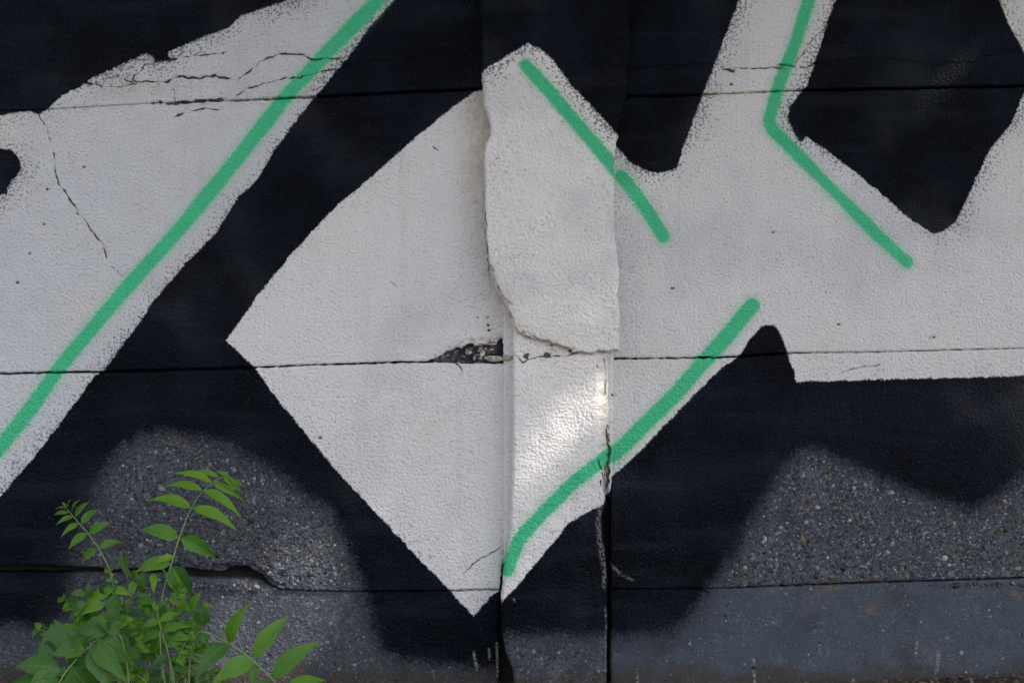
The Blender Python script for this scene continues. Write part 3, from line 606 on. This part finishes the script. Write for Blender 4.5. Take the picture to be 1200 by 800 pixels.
frond(E_, [(202,800,.3),(199,775,.3),(195,757,.3),(190,742,.3),(186,726,.3),(184,714,.3),(180,704,.3)],
      [(187,727,212,719,9),(186,728,166,736,9),(191,737,225,734,9),(189,740,164,757,9),(192,749,173,770,8),(225,748,190,752,8),(240,741,198,761,18,'d'),(240,732,234,706,17,'d'),(214,716,218,693,8,'y'),(225,713,237,692,9,'y'),(236,710,251,711,5,'y'),(196,757,216,750,8),(181,706,170,694,4,'d'),(184,712,197,703,4,'d'),(199,730,214,740,7,'d'),(222,728,214,742,8),(205,745,226,741,7),(199,772,222,776,8,'d'),(197,768,176,786,9,'d'),(212,722,200,733,7,'d'),(230,716,222,728,9,'d'),(186,716,176,706,5),(210,768,216,781,9,'y'),(214,778,210,792,10,'y'),(203,780,228,792,9,'d')], .30, 'm')
D_ = empty('tree_of_heaven_seedling', (-.78, -.42, 0), 'nearest left seedling with big dark leaves on a pale stalk leaning down to the left', 'plant')
frond(D_, [(150,850,.33),(150,790,.34),(142,748,.36),(128,739,.38),(113,750,.40),(105,757,.41),(87,775,.42),(70,798,.44),(50,840,.46)],
      [(115,748,153,777,22),(108,757,134,812,22),(104,760,124,769,13),(96,758,47,743,20),(80,758,64,725,14,'d'),(130,736,89,741,20),(92,744,90,762,12),(72,785,18,781,22),(62,783,46,751,16),(68,792,26,815,22),(84,780,112,818,24),(76,796,60,830,20),(125,741,140,722,9),(110,756,150,800,20),(98,765,86,792,18),(58,806,12,800,20),(100,762,60,768,18),(140,742,112,728,14)], .42, 'd', .0022)
C_ = empty('tree_of_heaven_seedling', (-.58, -.42, 0), 'nearest right seedling with dark serrated-looking leaves standing up along a pale stalk', 'plant')
frond(C_, [(222,840,.30),(222,780,.32),(229,748,.36),(238,740,.39),(262,750,.41),(280,761,.42),(292,770,.42),(310,786,.43),(321,798,.44),(340,825,.45)],
      [(268,753,293,706,15,'m'),(267,754,228,797,18),(298,771,340,721,17,'m'),(296,773,247,802,19,'m'),(320,794,377,751,18,'m'),(300,776,296,808,9),(335,812,382,797,17,'m'),(318,800,290,825,16),(262,750,256,738,5,'y'),(330,818,352,838,14),(243,742,236,756,8)], .42, 'd', .0021)
# thin weeds and small low leaves filling the foot of the clump
G_ = empty('weed_tuft', (-.72, -.22, 0), 'low tangle of thin pale stems and small leaves under the seedlings', 'plant')
rr = random.Random(5)
for i in range(34):
    x = rr.uniform(92, 236); y = rr.uniform(735, 800); d = rr.uniform(.12, .30)
    tube('stem', [Vector(P(x+rr.uniform(-10, 10), 835, d))-G_.location, Vector(P(x+rr.uniform(-6, 6), (y+835)/2, d))-G_.location, Vector(P(x+rr.uniform(-14, 14), y, d-.02))-G_.location], .0010, .0004, STM, G_, 5, 4)
for i in range(80):
    x = rr.uniform(88, 238); y = rr.uniform(718, 812) if rr.random() < .75 else rr.uniform(690, 740); a = rr.uniform(0, 2*math.pi); l = rr.uniform(16, 34); d = rr.uniform(.10, .28)
    if y < 735 and x < 105: x += 30
    leaflet('leaf', Vector(P(x, y, d))-G_.location, Vector(P(x+l*math.cos(a), y+l*math.sin(a)*.7, d+rr.uniform(-.03, .03)))-G_.location, rr.uniform(6, 10.5)/U, Vector((rr.uniform(-.6, .6), -1, rr.uniform(0, 1))), LM[rr.choice('dddmmmy')], G_, bulge=.05)

def feather(parent, x0, y0, x1, y1, pairs, ln, wd, kind, d, sag=8):
    mx, my = (x0+x1)/2+rr.uniform(-5, 5), (y0+y1)/2-sag
    q = lambda t: ((1-t)**2*x0+2*t*(1-t)*mx+t*t*x1, (1-t)**2*y0+2*t*(1-t)*my+t*t*y1)
    lv = []
    for k in range(pairs):
        t = .18+.78*k/(pairs-1); bx, by = q(t); ax, ay = q(min(1, t+.05)); dx, dy = ax-bx+1e-3, ay-by; n_ = math.hypot(dx, dy); dx /= n_; dy /= n_
        l = ln*(1-.55*abs(t-.45)**1.2)*rr.uniform(.85, 1.12)*(1 if t < .75 else .72)
        for sgn_ in (-1, 1):
            a = math.radians(rr.uniform(48, 68))*sgn_; vx, vy = dx*math.cos(a)-dy*math.sin(a), dx*math.sin(a)+dy*math.cos(a)
            lv.append((bx, by, bx+vx*l, by+vy*l+l*.22, wd*rr.uniform(.85, 1.15), rr.choice(kind)))
    frond(parent, [(*q(t), d) for t in (0, .25, .5, .75, 1)], lv, d, 'm', .0012)
for a in [(F_, 136,760,92,716,6,20,7,'mmd',.24), (F_, 140,770,70,752,6,22,8,'md',.22), (E_, 196,790,246,752,6,20,7,'mmy',.27), (E_, 190,780,150,728,7,20,7,'mmy',.28), (E_, 186,760,214,690,7,17,6,'mmy',.22), (F_, 150,740,128,668,6,14,5,'md',.18), (E_, 200,812,268,790,6,20,8,'md',.25), (F_, 130,810,62,790,6,24,8,'md',.25), (B_, 196,745,172,700,6,17,6,'myy',.21), (F_, 112,742,74,700,6,18,6,'mmy',.22), (F_, 100,770,44,736,6,20,7,'mmd',.24), (F_, 128,800,160,752,7,22,8,'mmd',.31), (E_, 178,806,138,780,6,20,7,'mmy',.32), (E_, 206,775,230,728,6,17,6,'mmy',.30)]: feather(*a)

# ------------------------------------------------------------------ unseen tree shaped to shade this wall (its trunk stands right of the frame)
T = empty('unseen_shade_tree', (3.4, -2.1, 0), 'unseen broadleaf tree, its crown shaped to shade the wall', 'tree')
def unseen_crown():
    n = 24000
    c = np.stack([rng.uniform(-1.3, 5.2, n), rng.uniform(-2.5, .55, n), rng.uniform(2.45, 3.9, n)], 1)
    keep = rng.random(n) < .7+.5*np.clip(.6+fbm(c[:, 0]*1.1, c[:, 1]*1.1, 2, 95), 0, 1); c = c[keep]
    s = np.array(SUN)
    n = len(c); L = rng.uniform(.07, .13, n); a = rng.normal(size=(n, 3)); a /= np.linalg.norm(a, axis=1)[:, None]
    b = rng.normal(size=(n, 3))*np.array([1, 1, .5]); b -= (b*a).sum(1)[:, None]*a; b /= np.linalg.norm(b, axis=1)[:, None]
    V = np.stack([c-a*L[:, None], c-a*L[:, None]*.2+b*L[:, None]*.42, c+a*L[:, None], c-a*L[:, None]*.2-b*L[:, None]*.42, c], 1)
    for (px, py, d, r) in GAPS:                      # chinks cut along the sun rays to place its patches on the wall
        v = V-np.array(P(px, py, d)); t = v@s; perp = np.linalg.norm(v-t[..., None]*s, axis=2); V = V[perp.min(1) > r]
    n = len(V); V = V[:, :4].reshape(-1, 3)
    V = V-np.array([3.4, -2.1, 0]); return mesh_np('unseen_crown', V, np.arange(n*4).reshape(-1, 4), False)
GAPS = [(694,480,.045,.032),(684,508,.045,.034),(662,520,.045,.024),(644,548,.045,.016),(300,722,0,.050),(325,740,0,.055),(335,765,0,.045)]
link('unseen_crown', unseen_crown(), LM['m'], T)
m = N('bark'); m.bsdf(m.mix(m.noise(m.n('TexCoord').outputs['Object'], 12, 5.), (.05, .04, .03), (.14, .11, .085)), .9, m.noise(m.n('TexCoord').outputs['Object'], 25, 5.), 1., .02); BK = m.m
tr = tube('trunk', [(0, 0, -.1), (.05, .02, .9), (0, .1, 1.8), (-.2, .2, 2.7), (-.5, .3, 3.3)], .13, .05, BK, T, 14, 8)
for p in [[(-.05,.13,2.0),(-1.,.5,2.5),(-2.2,.9,2.95),(-3.6,1.2,3.1)], [(0,.1,1.8),(.6,.4,2.4),(1.3,.9,3.)], [(-.15,.2,2.5),(-.8,-.1,2.9),(-1.9,-.2,3.4)], [(-.1,.15,2.2),(-.2,.9,2.7),(-.9,1.7,3.2)]]:
    tube('branch', p, .05, .015, BK, tr, 8, 6)
